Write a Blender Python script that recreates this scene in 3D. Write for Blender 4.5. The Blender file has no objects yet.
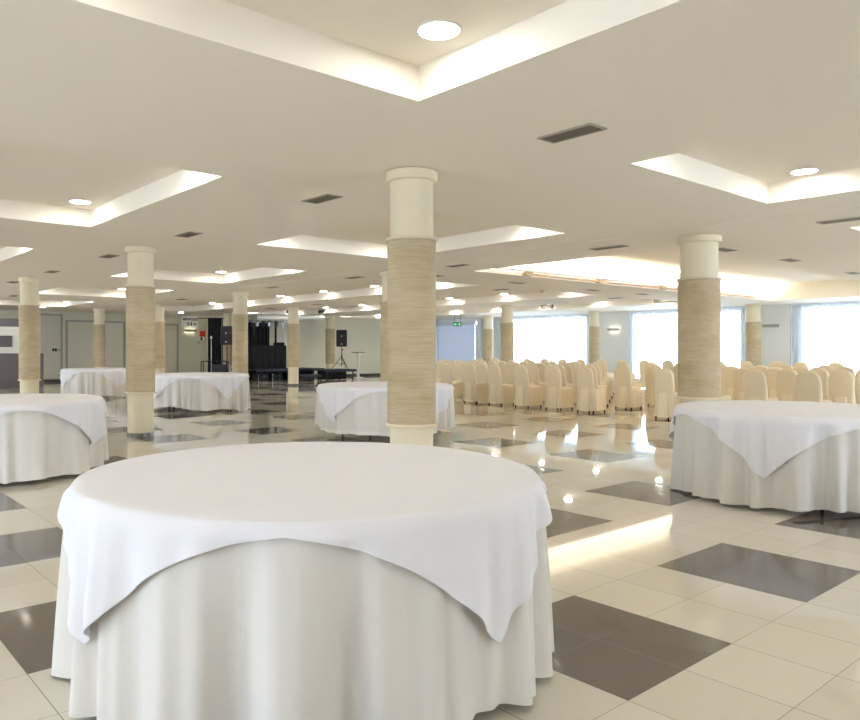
import bpy, bmesh, math, random
from mathutils import Vector, Matrix
PI = math.pi
sc = bpy.context.scene
C = sc.collection
random.seed(7)

# ------------------------------------------------------------------ constants
TILE = .42
H = 2.88                      # ceiling height
REC = .22                     # depth of the ceiling coffers
XW, YB, YS = 24.4, 30.2, 27.4 # window wall, back wall, stage wall
X0, Y0 = -9.0, -9.0           # walls behind the camera
XR = 13.3                     # where the back wall steps forward

# ------------------------------------------------------------------ materials
def new_mat(name):
    m = bpy.data.materials.new(name); m.use_nodes = True
    nt = m.node_tree
    return m, nt, nt.nodes['Principled BSDF']

def lin(c):
    return tuple((x / 12.92 if x <= .04045 else ((x + .055) / 1.055) ** 2.4) for x in [v / 255 for v in c]) + (1,)

def mat(name, col, rough=.6, metal=0, spec=.5, var=0, scale=8, bump=0, stretch=(1, 1, 1), sheen=0):
    m, nt, b = new_mat(name)
    b.inputs['Roughness'].default_value = rough
    b.inputs['Metallic'].default_value = metal
    b.inputs['Specular IOR Level'].default_value = spec
    if sheen: b.inputs['Sheen Weight'].default_value = sheen
    c = lin(col)
    tc = nt.nodes.new('ShaderNodeTexCoord'); mp = nt.nodes.new('ShaderNodeMapping')
    mp.inputs['Scale'].default_value = stretch
    nt.links.new(tc.outputs['Object'], mp.inputs['Vector'])
    nz = nt.nodes.new('ShaderNodeTexNoise'); nz.inputs['Scale'].default_value = scale; nz.inputs['Detail'].default_value = 4
    nt.links.new(mp.outputs[0], nz.inputs['Vector'])
    mx = nt.nodes.new('ShaderNodeMix'); mx.data_type = 'RGBA'
    v = var if var else .015
    mx.inputs[6].default_value = tuple(x * (1 - v) for x in c[:3]) + (1,)
    mx.inputs[7].default_value = tuple(min(1, x * (1 + v)) for x in c[:3]) + (1,)
    nt.links.new(nz.outputs['Fac'], mx.inputs[0]); nt.links.new(mx.outputs[2], b.inputs['Base Color'])
    if bump:
        bp = nt.nodes.new('ShaderNodeBump'); bp.inputs['Strength'].default_value = bump; bp.inputs['Distance'].default_value = .01
        nt.links.new(nz.outputs['Fac'], bp.inputs['Height']); nt.links.new(bp.outputs[0], b.inputs['Normal'])
    return m

def emit(name, col, s):
    m, nt, b = new_mat(name)
    nt.nodes.remove(b)
    e = nt.nodes.new('ShaderNodeEmission'); e.inputs['Color'].default_value = lin(col); e.inputs['Strength'].default_value = s
    nt.links.new(e.outputs[0], nt.nodes['Material Output'].inputs[0])
    return m

def floor_material():
    m, nt, b = new_mat('polished_tiles')
    N = nt.nodes.new; L = nt.links.new
    geo = N('ShaderNodeNewGeometry'); sep = N('ShaderNodeSeparateXYZ'); L(geo.outputs['Position'], sep.inputs[0])
    def M(op, a, bb=None):
        n = N('ShaderNodeMath'); n.operation = op
        for i, v in enumerate((a, bb)):
            if v is None: continue
            if isinstance(v, (int, float)): n.inputs[i].default_value = v
            else: L(v, n.inputs[i])
        return n.outputs[0]
    dark = None; grout = None; cells = []
    for ax in (0, 1):
        u = M('ADD', M('DIVIDE', sep.outputs[ax], TILE), 400)
        cells.append(M('FLOOR', u))
        d = M('LESS_THAN', M('MODULO', u, 4), 2)
        dark = d if dark is None else M('MULTIPLY', dark, d)
        fr = M('FRACT', u); e = M('MINIMUM', fr, M('SUBTRACT', 1, fr))
        g = M('LESS_THAN', e, .0042 if ax == 0 else .0028)
        grout = g if grout is None else M('MAXIMUM', grout, g)
    cmb = N('ShaderNodeCombineXYZ'); L(cells[0], cmb.inputs[0]); L(cells[1], cmb.inputs[1])
    wn = N('ShaderNodeTexWhiteNoise'); wn.noise_dimensions = '2D'; L(cmb.outputs[0], wn.inputs['Vector'])
    sp = N('ShaderNodeTexNoise'); sp.inputs['Scale'].default_value = 260; sp.inputs['Detail'].default_value = 2
    L(geo.outputs['Position'], sp.inputs['Vector'])
    cl = N('ShaderNodeTexNoise'); cl.inputs['Scale'].default_value = 2.3; cl.inputs['Detail'].default_value = 5
    L(geo.outputs['Position'], cl.inputs['Vector'])
    def mix(f, a, bb, blend='MIX'):
        n = N('ShaderNodeMix'); n.data_type = 'RGBA'; n.blend_type = blend
        for i, v in ((0, f), (6, a), (7, bb)):
            if isinstance(v, (int, float)): n.inputs[i].default_value = v
            elif isinstance(v, tuple): n.inputs[i].default_value = v
            else: L(v, n.inputs[i])
        return n.outputs[2]
    beige = mix(cl.outputs['Fac'], lin((210, 205, 191)), lin((203, 196, 179)))
    beige = mix(M('MULTIPLY', wn.outputs['Value'], .5), beige, lin((219, 214, 200)))
    spk = N('ShaderNodeMapRange'); L(sp.outputs['Fac'], spk.inputs[0]); spk.inputs[1].default_value = .4; spk.inputs[2].default_value = .7
    dk = mix(spk.outputs[0], lin((86, 79, 73)), lin((124, 115, 106)))
    col = mix(dark, beige, dk)
    gcol = mix(dark, lin((96, 84, 66)), lin((76, 69, 62)))
    col = mix(grout, col, gcol)
    L(col, b.inputs['Base Color'])
    L(M('ADD', M('MULTIPLY', grout, .5), M('ADD', .035, M('MULTIPLY', dark, .03))), b.inputs['Roughness'])
    b.inputs['IOR'].default_value = 1.6
    b.inputs['Specular IOR Level'].default_value = .6
    return m

def sleeve_material():
    m, nt, b = new_mat('woven_cord_wrap')
    N = nt.nodes.new; L = nt.links.new
    tc = N('ShaderNodeTexCoord')
    outs = []
    for s, sc_, d in (((1.6, 1.6, 110), 2.2, 6), ((5, 5, 300), 1.6, 3), ((1, 1, 2.4), 2.0, 3)):
        mp = N('ShaderNodeMapping'); mp.inputs['Scale'].default_value = s; L(tc.outputs['Object'], mp.inputs[0])
        n = N('ShaderNodeTexNoise'); n.inputs['Scale'].default_value = sc_; n.inputs['Detail'].default_value = d; L(mp.outputs[0], n.inputs['Vector'])
        outs.append(n.outputs['Fac'])
    def mix(f, a, bb):
        n = N('ShaderNodeMix'); n.data_type = 'RGBA'; L(f, n.inputs[0])
        for i, v in ((6, a), (7, bb)):
            if isinstance(v, tuple): n.inputs[i].default_value = v
            else: L(v, n.inputs[i])
        return n.outputs[2]
    def rng(o, a, bb):
        r = N('ShaderNodeMapRange'); L(o, r.inputs[0]); r.inputs[1].default_value = a; r.inputs[2].default_value = bb; return r.outputs[0]
    c1 = mix(rng(outs[0], .3, .7), lin((168, 152, 124)), lin((204, 190, 162)))
    c2 = mix(rng(outs[1], .3, .7), lin((170, 154, 126)), lin((216, 202, 174)))
    n = N('ShaderNodeMix'); n.data_type = 'RGBA'; n.inputs[0].default_value = .45; L(c1, n.inputs[6]); L(c2, n.inputs[7])
    c3 = mix(rng(outs[2], .3, .7), lin((236, 228, 214)), lin((255, 253, 250)))
    m2 = N('ShaderNodeMix'); m2.data_type = 'RGBA'; m2.blend_type = 'MULTIPLY'; m2.inputs[0].default_value = 1
    L(n.outputs[2], m2.inputs[6]); L(c3, m2.inputs[7]); L(m2.outputs[2], b.inputs['Base Color'])
    b.inputs['Roughness'].default_value = .8
    bp = N('ShaderNodeBump'); bp.inputs['Strength'].default_value = .35; bp.inputs['Distance'].default_value = .004
    L(outs[0], bp.inputs['Height']); L(bp.outputs[0], b.inputs['Normal'])
    return m

def fabric(name, col, trans=.15, scale=5, bump=.12, rough=.85):
    m, nt, b = new_mat(name)
    N = nt.nodes.new; L = nt.links.new
    tc = N('ShaderNodeTexCoord'); n = N('ShaderNodeTexNoise'); n.inputs['Scale'].default_value = scale; n.inputs['Detail'].default_value = 5
    n.inputs['Distortion'].default_value = 1.2
    L(tc.outputs['Object'], n.inputs['Vector'])
    c = lin(col)
    mx = N('ShaderNodeMix'); mx.data_type = 'RGBA'; L(n.outputs['Fac'], mx.inputs[0])
    mx.inputs[6].default_value = tuple(x * .975 for x in c[:3]) + (1,); mx.inputs[7].default_value = c
    L(mx.outputs[2], b.inputs['Base Color']); b.inputs['Roughness'].default_value = rough; b.inputs['Specular IOR Level'].default_value = .2
    bp = N('ShaderNodeBump'); bp.inputs['Strength'].default_value = bump; bp.inputs['Distance'].default_value = .02
    L(n.outputs['Fac'], bp.inputs['Height']); L(bp.outputs[0], b.inputs['Normal'])
    if trans:
        t = N('ShaderNodeBsdfTranslucent'); L(mx.outputs[2], t.inputs['Color'])
        ms = N('ShaderNodeMixShader'); ms.inputs[0].default_value = trans
        L(b.outputs[0], ms.inputs[1]); L(t.outputs[0], ms.inputs[2]); L(ms.outputs[0], nt.nodes['Material Output'].inputs[0])
    return m

def sheer():
    m, nt, b = new_mat('sheer_voile'); N = nt.nodes.new; L = nt.links.new
    nt.nodes.remove(b)
    t = N('ShaderNodeBsdfTranslucent'); t.inputs[0].default_value = (.9, .93, .97, 1)
    d = N('ShaderNodeBsdfDiffuse'); d.inputs[0].default_value = (.85, .88, .92, 1)
    tr = N('ShaderNodeBsdfTransparent'); tr.inputs[0].default_value = (.86, .93, 1, 1)
    a = N('ShaderNodeMixShader'); a.inputs[0].default_value = .35; L(t.outputs[0], a.inputs[1]); L(d.outputs[0], a.inputs[2])
    tc = N('ShaderNodeTexCoord'); w = N('ShaderNodeTexNoise'); w.inputs['Scale'].default_value = 4
    L(tc.outputs['Object'], w.inputs['Vector'])
    r = N('ShaderNodeMapRange'); L(w.outputs['Fac'], r.inputs[0]); r.inputs[3].default_value = .42; r.inputs[4].default_value = .52
    e = N('ShaderNodeMixShader'); L(r.outputs[0], e.inputs[0]); L(a.outputs[0], e.inputs[1]); L(tr.outputs[0], e.inputs[2])
    L(e.outputs[0], nt.nodes['Material Output'].inputs[0])
    return m

def glass():
    m, nt, b = new_mat('window_glass'); N = nt.nodes.new; L = nt.links.new
    nt.nodes.remove(b)
    tr = N('ShaderNodeBsdfTransparent'); tr.inputs[0].default_value = (.93, .97, .99, 1)
    g = N('ShaderNodeBsdfGlossy'); g.inputs['Roughness'].default_value = .02
    f = N('ShaderNodeFresnel'); f.inputs[0].default_value = 1.45
    ms = N('ShaderNodeMixShader'); L(f.outputs[0], ms.inputs[0]); L(tr.outputs[0], ms.inputs[1]); L(g.outputs[0], ms.inputs[2])
    L(ms.outputs[0], nt.nodes['Material Output'].inputs[0])
    return m

LAMP_S, COVE_S, SKY_S = 34, 58, 6.6
M = dict(
    floor=floor_material(), sleeve=sleeve_material(),
    ceiling=mat('ceiling_plaster', (244, 236, 222), .9, spec=.2, var=.008, scale=.6),
    wall=mat('greige_wall', (222, 219, 202), .8, spec=.3, var=.01, scale=1),
    wallwhite=mat('pale_wall', (232, 232, 230), .8, spec=.3, var=.01, scale=1),
    door=mat('greige_door', (214, 211, 196), .5, var=.01),
    doorframe=mat('door_frame_paint', (168, 167, 158), .5),
    base=mat('dark_skirting', (62, 58, 52), .35, var=.1),
    cream=mat('cream_paint', (226, 215, 188), .6, spec=.3, var=.01, scale=2),
    ring=mat('cream_ring', (222, 208, 182), .5),
    marble=mat('grey_marble', (112, 106, 96), .15, var=.3, scale=22, stretch=(1, 1, .25)),
    cloth=fabric('white_table_linen', (231, 226, 220), .12, 5, .3),
    overcloth=fabric('white_overlay_linen', (241, 239, 243), .14, 5, .3),
    cover=fabric('cream_chair_cover', (240, 225, 197), .12, 6, .35, .7),
    pleat=fabric('pale_chair_pleat', (247, 236, 208), .12, 6, .2, .7),
    plastic=mat('black_plastic', (22, 22, 24), .45, var=.1),
    blackcloth=mat('black_drape', (16, 16, 18), .9, var=.2, bump=.2, scale=20),
    blackmetal=mat('black_metal', (26, 26, 28), .4, .5),
    deck=mat('stage_deck_carpet', (52, 52, 58), .8, var=.1, scale=40),
    deckedge=mat('stage_deck_edge', (44, 46, 60), .35, .3),
    steel=mat('brushed_steel', (170, 172, 175), .3, .9),
    wood=mat('dark_wood_plywood', (120, 100, 80), .6, var=.15, scale=6, stretch=(1, 8, 1)),
    leg=mat('brown_metal_leg', (70, 52, 42), .4, .4),
    grille=mat('vent_grille', (172, 162, 144), .6, spec=.3),
    grilledark=mat('vent_louvre_dark', (120, 111, 96), .6, spec=.3),
    lampring=mat('lamp_ring', (236, 234, 226), .4),
    lamp=emit('lamp_diffuser', (252, 249, 243), LAMP_S),
    cove=emit('warm_cove_strip', (255, 244, 224), COVE_S),
    sconceglow=emit('sconce_glow', (255, 248, 224), 4),
    rail=mat('tan_rail', (176, 146, 112), .5),
    grey=mat('slate_grey_laminate', (104, 99, 102), .5, var=.02),
    white=mat('white_laminate', (226, 224, 216), .5),
    frame=mat('window_frame_white', (222, 226, 232), .5),
    blind=fabric('grey_blue_blind', (205, 208, 216), .35, 3, 0),
    red=mat('red_plastic', (228, 62, 38), .4),
    signwhite=mat('sign_white', (246, 246, 243), .5),
    signblack=mat('sign_black', (24, 24, 26), .6),
    green=emit('exit_green', (10, 84, 52), .6),
    exitwhite=emit('exit_pictogram', (150, 215, 175), .7),
    tan=mat('detector_tan', (186, 158, 122), .5),
    sheer=sheer(), glass=glass(),
    speakerface=mat('speaker_grille', (30, 30, 34), .6, .3, var=.2, scale=60),
    silver=mat('silver_tube', (236, 236, 232), .4),
    lampblack=mat('spot_black', (20, 20, 22), .4, .3),
)

# ------------------------------------------------------------------ helpers
def link(o, parent=None):
    C.objects.link(o)
    if parent: o.parent = parent
    return o
def obj(name, bm, m, parent=None, smooth=False, autos=None):
    me = bpy.data.meshes.new(name)
    bmesh.ops.recalc_face_normals(bm, faces=bm.faces[:])
    bm.to_mesh(me); bm.free()
    for k in (m if isinstance(m, list) else [m]): me.materials.append(k)
    if smooth:
        for p in me.polygons: p.use_smooth = True
        if autos is not None:
            try: me.set_sharp_from_angle(angle=math.radians(autos))
            except Exception: pass
    return link(bpy.data.objects.new(name, me), parent)
def tag(o, label, cat, group=None, kind=None):
    if label: o['label'] = label
    if cat: o['category'] = cat
    if group: o['group'] = group
    if kind: o['kind'] = kind
    return o
def thing(name, label, cat, loc=(0, 0, 0), rz=0, group=None):
    o = bpy.data.objects.new(name, None); o.empty_display_size = .1
    C.objects.link(o); o.location = loc; o.rotation_euler = (0, 0, rz)
    return tag(o, label, cat, group)
def dup(root, loc, rz=None, label=None, group=None, scale=None):
    r = root.copy(); C.objects.link(r); r.location = loc
    if rz is not None: r.rotation_euler = (0, 0, rz)
    if scale: r.scale = scale
    if label: r['label'] = label
    if group: r['group'] = group
    for ch in list(root.children):
        c = ch.copy(); C.objects.link(c); c.parent = r
        for g in list(ch.children):
            d = g.copy(); C.objects.link(d); d.parent = c
    return r
def struct(name, bm, m, parent=None, smooth=False):
    o = obj(name, bm, m, parent, smooth)
    if not parent: o['kind'] = 'structure'
    return o
def box(bm, x0, x1, y0, y1, z0, z1, mi=0):
    vs = [bm.verts.new((x, y, z)) for x in (x0, x1) for y in (y0, y1) for z in (z0, z1)]
    for f in ((0, 1, 3, 2), (4, 6, 7, 5), (0, 4, 5, 1), (2, 3, 7, 6), (0, 2, 6, 4), (1, 5, 7, 3)):
        bm.faces.new([vs[i] for i in f]).material_index = mi
    return bm
def bx(x0, x1, y0, y1, z0, z1, bev=0):
    bm = box(bmesh.new(), x0, x1, y0, y1, z0, z1)
    if bev: bmesh.ops.bevel(bm, geom=bm.edges[:], offset=bev, segments=2, affect='EDGES')
    return bm
def lathe(bm, prof, n=48, cx=0, cy=0, cap=True):
    rings = []
    for r, z in prof:
        rings.append([bm.verts.new((cx + r * math.cos(2 * PI * k / n), cy + r * math.sin(2 * PI * k / n), z)) for k in range(n)])
    for a, b in zip(rings, rings[1:]):
        for k in range(n): bm.faces.new((a[k], a[(k + 1) % n], b[(k + 1) % n], b[k]))
    if cap: bm.faces.new(rings[0][::-1]); bm.faces.new(rings[-1])
    return bm
def tube(bm, a, b, r, n=8, r2=None):
    a, b = Vector(a), Vector(b); d = (b - a).normalized()
    u = d.orthogonal().normalized(); v = d.cross(u); r2 = r if r2 is None else r2
    A = [bm.verts.new(a + (u * math.cos(2 * PI * k / n) + v * math.sin(2 * PI * k / n)) * r) for k in range(n)]
    B = [bm.verts.new(b + (u * math.cos(2 * PI * k / n) + v * math.sin(2 * PI * k / n)) * r2) for k in range(n)]
    for k in range(n): bm.faces.new((A[k], A[(k + 1) % n], B[(k + 1) % n], B[k]))
    bm.faces.new(A[::-1]); bm.faces.new(B)
    return bm
def tb(*a, **k): return tube(bmesh.new(), *a, **k)

# ------------------------------------------------------------------ room shell
struct('floor', bx(X0, XW + .2, Y0, YB + .2, -.1, 0), M['floor'])

coffers = []
for cxx in (-5.746, -.673, 4.40):
    for cyy in (-6.06, .089, 6.235, 12.38, 18.53, 24.67):
        if cxx < -5 and cyy > 20: continue
        coffers.append((cxx - 1.326, cxx + 1.326, cyy - 1.776, cyy + 1.776))
trough_x = (9.47, 14.545, 19.62)
for cxx in trough_x:
    coffers.append((cxx - 1.326, cxx + 1.326, .089 - 1.776, .089 + 1.776))
troughs = [(cxx - 1.326, cxx + 1.326, 10.62, 26.4) for cxx in trough_x]
BIG = (8.25, 22.0, 4.35, 8.5)
holes = [(h, REC) for h in coffers] + [(h, REC) for h in troughs] + [(BIG, .5)]
def ceiling():
    bm = bmesh.new()
    xs = sorted({X0, XW + .2, *[h[0][0] for h in holes], *[h[0][1] for h in holes]})
    ys = sorted({Y0, YB + .2, *[h[0][2] for h in holes], *[h[0][3] for h in holes]})
    def hole(x, y):
        for h, d in holes:
            if h[0] < x < h[1] and h[2] < y < h[3]: return d
        return 0
    V = {}
    def v(x, y, z):
        k = (round(x, 4), round(y, 4), round(z, 4))
        if k not in V: V[k] = bm.verts.new(k)
        return V[k]
    for i in range(len(xs) - 1):
        for j in range(len(ys) - 1):
            a, b, c, d = xs[i], xs[i + 1], ys[j], ys[j + 1]
            z = H + hole((a + b) / 2, (c + d) / 2)
            bm.faces.new((v(a, c, z), v(a, d, z), v(b, d, z), v(b, c, z)))
    for h, d in holes:
        a, b, c, e = h
        for p, q in (((a, c), (b, c)), ((b, c), (b, e)), ((b, e), (a, e)), ((a, e), (a, c))):
            bm.faces.new((v(*p, H), v(*q, H), v(*q, H + d), v(*p, H + d)))
    # slab on top closes the room
    box(bm, X0, XW + .2, Y0, YB + .2, H + .6, H + .7)
    return bm
me_c = ceiling()
o = struct('ceiling', me_c, M['ceiling'])
# shallow beam line across the ceiling beside the second column row
struct('trim_1', bx(6.62, 8.1, Y0, 26.0, H - .006, H - .0005), M['ceiling'])

# walls with openings -----------------------------------------------------
def wall_x(name, x, th, y0, y1, opens, m):
    """wall at x..x+th running along y, openings (ya, yb, za, zb)"""
    bm = bmesh.new(); ys = sorted({y0, y1, *[v for o_ in opens for v in o_[:2]]})
    for a, b in zip(ys, ys[1:]):
        mid = (a + b) / 2; op = [o_ for o_ in opens if o_[0] < mid < o_[1]]
        if not op: box(bm, x, x + th, a, b, 0, H)
        else:
            za, zb = op[0][2:]
            if za > 0: box(bm, x, x + th, a, b, 0, za)
            box(bm, x, x + th, a, b, zb, H)
    return struct(name, bm, m)
# windows on the right wall (y ranges) ; top 2.5 m
WTOP = 2.55
wins = [(17.0, 21.4), (10.5, 14.75), (3.7, 8.45), (-2.5, 2.6), (23.3, 26.0)]
WR = 2.76
wall_x('wall_right', XW, .2, Y0, YS, [(a, b, .12, WR) for a, b in wins], M['wallwhite'])
fill_wins_l = [(-2.0, .2), (1.6, 6.0), (13.6, 16), (16.6, 21), (21.6, 26)]  # unseen windows, added and sized to bring fill light from the left
wall_x('wall_left', X0 - .2, .2, Y0, YB, [(a, b, .12, WTOP) for a, b in fill_wins_l], M['wallwhite'])
fill_wins_f = [(3.4, 8.8), (10.0, 15.4), (16.4, 21.8)]  # unseen windows added behind the camera to fill the hall with light
bm = bmesh.new(); xs_ = [X0] + [v for a in fill_wins_f for v in a] + [XW + .2]
for k in range(0, len(xs_), 2): box(bm, xs_[k], xs_[k + 1], Y0 - .2, Y0, 0, H)
for a, b in fill_wins_f: box(bm, a, b, Y0 - .2, Y0, 0, .12); box(bm, a, b, Y0 - .2, Y0, WTOP, H)
struct('wall_front', bm, M['wallwhite'])
bm = box(bmesh.new(), X0, XR, YB, YB + .2, 0, H); struct('wall_back', bm, M['wall'])
bm = box(bmesh.new(), XR, XR + .2, YS, YB + .2, 0, H); box(bm, XR + .2, XW + .2, YS, YS + .2, 0, H); struct('wall_stage', bm, M['wall'])
struct('baseboard_back', bx(X0, XR, YB - .02, YB, 0, .1), M['base'])
struct('baseboard_stage', bx(XR, XW, YS - .02, YS, 0, .11), M['base'])

def window(n, x, side, ya, yb, mull):
    """framed glazing in the wall opening; side=+1 right wall"""
    xc = x + .1 * (1 if side > 0 else -1)
    WTOP = WR if side > 0 else 2.55
    bm = bmesh.new(); w = .05
    box(bm, xc - .03, xc + .03, ya, yb, .12, .12 + w); box(bm, xc - .03, xc + .03, ya, yb, WTOP - w, WTOP)
    ys = [ya + w / 2] + [ya + (yb - ya) * k / mull for k in range(1, mull)] + [yb - w / 2]
    for y in ys: box(bm, xc - .03, xc + .03, y - w / 2, y + w / 2, .12 + w, WTOP - w)
    fr = struct('window_%d' % n, bm, M['frame'])
    obj('glass_pane', bx(xc - .004, xc + .004, ya + w, yb - w, .12 + w, WTOP - w), M['glass'], fr)
for n, (a, b) in enumerate(wins): window(n + 1, XW, 1, a, b, 2 if n != 4 else 1)
for n, (a, b) in enumerate(fill_wins_l): window(n + 6, X0, -1, a, b, 2)  # glazing of the added left fill windows

for n, (a, b) in enumerate(fill_wins_f):
    bm = bmesh.new(); yc = Y0 - .1
    for z in (.12, WTOP - .05): box(bm, a, b, yc - .03, yc + .03, z, z + .05)
    for x in (a, (a + b) / 2 - .025, b - .05): box(bm, x, x + .05, yc - .03, yc + .03, .17, WTOP - .05)
    fr = struct('window_%d' % (n + 12), bm, M['frame'])  # glazing of the added fill windows behind the camera
    obj('glass_pane', bx(a + .05, b - .05, yc - .004, yc + .004, .17, WTOP - .05), M['glass'], fr)
# sheer curtains ----------------------------------------------------------
def curtain_mesh(length, z0, z1, pitch=.13, amp=.028, seed=0):
    rnd = random.Random(seed); bm = bmesh.new(); n = int(length / .02); rows = []
    ph = rnd.random() * 6
    zs = [z0, (z0 + z1) / 2, z1]
    for z in zs:
        rows.append([bm.verts.new((amp * math.sin(2 * PI * (k * .02) / pitch + ph + .9 * math.sin(k * .071 + ph)) * (1.0 if z < z1 else .7), k * .02, z)) for k in range(n + 1)])
    for a, b in zip(rows, rows[1:]):
        for k in range(n): bm.faces.new((a[k], a[k + 1], b[k + 1], b[k]))
    return bm
def curtain(label, x, ya, yb, seed):
    t = thing('sheer_curtain', label, 'curtain', (x, ya, 0), 0, 'sheer curtains along the window wall')
    obj('voile', curtain_mesh(yb - ya, .03, 2.8, seed=seed), M['sheer'], t, True)
    obj('curtain_track', bx(-.025, .025, 0, yb - ya, 2.8, 2.84), M['frame'], t)
    return t
curtain('sheer white curtain over the far window between the two left wrapped columns', XW - .12, 16.8, 21.9, 1)
curtain('sheer white curtain over the window right of the lit wall lamp', XW - .12, 10.3, 14.95, 2)
curtain('sheer white curtain over the rightmost window behind the chairs', XW - .12, 3.4, 8.8, 3)
curtain('narrow sheer curtain in the gap between the blind and the far column', XW - .12, 22.3, 22.95, 4)
# pulled-down blind near the corner
t = thing('roller_blind', 'large grey-blue pulled-down blind with a white box above, left of the windows', 'blind', (XW - .1, 0, 0))
obj('blind_fabric', bx(-.01, .01, 23.35, 26.0, .03, 2.56), M['blind'], t)
obj('headbox', bx(-.1, .06, 23.3, 26.05, 2.56, 2.76, .01), M['frame'], t)
obj('side_rail', bx(-.03, .05, 23.2, 23.3, .03, 2.56), M['frame'], t)
obj('side_rail', bx(-.03, .05, 26.05, 26.15, .03, 2.56), M['frame'], t)

# doors on the back wall ----------------------------------------------------
def door(n, xa, xb, top, handle=None, leaves=1):
    y = YB
    bm = bmesh.new(); w = .07
    box(bm, xa - w, xa, y - .045, y, 0, top + w); box(bm, xb, xb + w, y - .045, y, 0, top + w); box(bm, xa, xb, y - .045, y, top, top + w)
    d = struct('door_%d' % n, bm, M['doorframe'])
    for k in range(leaves):
        a = xa + (xb - xa) * k / leaves; b = xa + (xb - xa) * (k + 1) / leaves
        obj('door_leaf', bx(a + .006, b - .006, y - .03, y - .001, .12 if n == 1 else .01, top - .006, .004), M['door'], d)
    if handle:
        bm = bmesh.new(); box(bm, handle - .14, handle - .07, y - .06, y - .03, 1.25, 1.37); box(bm, handle - .04, handle + .03, y - .06, y - .03, 1.25, 1.37)
        tube(bm, (handle - .1, y - .08, 1.31), (handle + .18, y - .08, 1.31), .012); tube(bm, (handle + .05, y - .08, 1.31), (handle + .05, y - .03, 1.31), .012)
        obj('door_handle', bm, M['blackmetal'], d)
    return d
door(1, 5.3, 6.75, 2.72, 6.55)
door(2, 7.02, 9.35, 2.48, None, 1)
door(3, 9.6, 10.8, 2.48, None, 1)
door(4, 11.1, 11.82, 2.42, None, 1)
struct('trim_2', bx(9.45, 9.53, YB - .05, YB, 0, H), M['doorframe'])

# ------------------------------------------------------------------ columns
def column(label, x, y, r=.213, group='cord-wrapped columns of the hall'):
    t = thing('column', label, 'column', (x, y, 0), random.random() * 6, group)
    k = r / .213
    ct = H - (.006 if 6.62 < x < 8.1 else 0)
    obj('shaft', lathe(bmesh.new(), [(.19 * k, .001), (.19 * k, ct - .002)]), M['cream'], t, True, 40)
    obj('wrap', lathe(bmesh.new(), [(.195 * k, .67), (.213 * k, .672), (.213 * k, 2.265), (.195 * k, 2.27)], cap=False), M['sleeve'], t, True, 40)
    for z in (.645, 2.265):
        obj('ring', lathe(bmesh.new(), [(.19 * k, z), (.226 * k, z + .003), (.231 * k, z + .016), (.226 * k, z + .03), (.19 * k, z + .034)], cap=False), M['ring'], t, True, 40)
    obj('capital', lathe(bmesh.new(), [(.19 * k, ct - .1), (.222 * k, ct - .092), (.226 * k, ct - .08), (.226 * k, ct - .013), (.19 * k, ct - .012)], cap=False), M['cream'], t, True, 40)
    obj('plinth', lathe(bmesh.new(), [(.19 * k, .065), (.196 * k, .064), (.196 * k, .001), (.19 * k, 0)], cap=False), M['marble'], t, True, 40)
column('closest cord-wrapped column in the middle, behind the front table', 1.86, 3.26)
column('thick cord-wrapped column behind the right-hand white table', 7.345, 3.435, .272)
column('cord-wrapped column left of centre with its marble plinth showing', 1.86, 9.40)
column('cord-wrapped column at far left in front of the grey reception unit', 1.84, 15.55)
column('cord-wrapped column mostly hidden behind the closest one', 7.08, 9.62)
column('cord-wrapped column just right of the left speaker on tripod', 7.3, 16.15, .213)
column('slim-looking far column rising between the back wall doors', 7.1, 26.6, .213)
column('far column peeking out right of the left-of-centre column', 7.75, 22.6)
column('column standing right in front of the stage platform', 12.35, 21.3, .218)
column('column behind the stage, left of the right-hand speaker', 17.25, 25.75, .215)
column('column with beige wrap at the left edge of the far bright window', 17.75, 15.7, .23)
column('far column right beside the grey-blue blind', 22.9, 21.2, .23)
column('narrow column in front of the wall left of the lit wall lamp', 23.3, 15.85, .21)
column('column at right before the grey wall strip with the unlit lamp', 23.6, 9.72, .245)
column('plain-lit column behind the left speaker on tripod', 12.6, 26.85, .2)

# ------------------------------------------------------------------ ceiling lamps and vents
def make_lamp():
    t = thing('downlight', '', 'ceiling light', (0, 0, 0), 0, 'round downlights in the ceiling')
    obj('diffuser', lathe(bmesh.new(), [(.113, -.008), (.113, -.002)], 24), M['lamp'], t)
    obj('trim_ring', lathe(bmesh.new(), [(.114, 0), (.115, -.009), (.124, -.007), (.126, 0)], 24, cap=False), M['lampring'], t, True, 40)
    return t
lamp0 = make_lamp(); used = [False]
def lamp(x, y, z, label):
    if not used[0]:
        used[0] = True; lamp0.location = (x, y, z); lamp0['label'] = label; return lamp0
    return dup(lamp0, (x, y, z), None, label)
colname = {-5.746: 'leftmost', -.673: 'left', 4.40: 'middle', 9.47: 'right'}
rowname = {-6.06: 'behind the viewer', .089: 'nearest the viewer', 6.235: 'second from the viewer', 12.38: 'third from the viewer', 18.53: 'fourth from the viewer', 24.67: 'deepest in the hall'}
for h in coffers:
    cxx, cyy = round((h[0] + h[1]) / 2, 3), round((h[2] + h[3]) / 2, 3)
    for sx in (-1, 1):
        for sy in (-1, 1):
            cn = colname.get(cxx, 'far right'); rn = rowname.get(cyy, '')
            corner = {(-1, -1): 'near', (1, -1): 'right', (-1, 1): 'left', (1, 1): 'far'}[(sx, sy)]
            lamp(cxx + sx * (1.326 - .27), cyy + sy * (1.776 - .46), H + REC, 'round downlight, %s corner of the %s coffer %s' % (corner, cn, rn))
tn = ('first', 'second', 'third')
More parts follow.
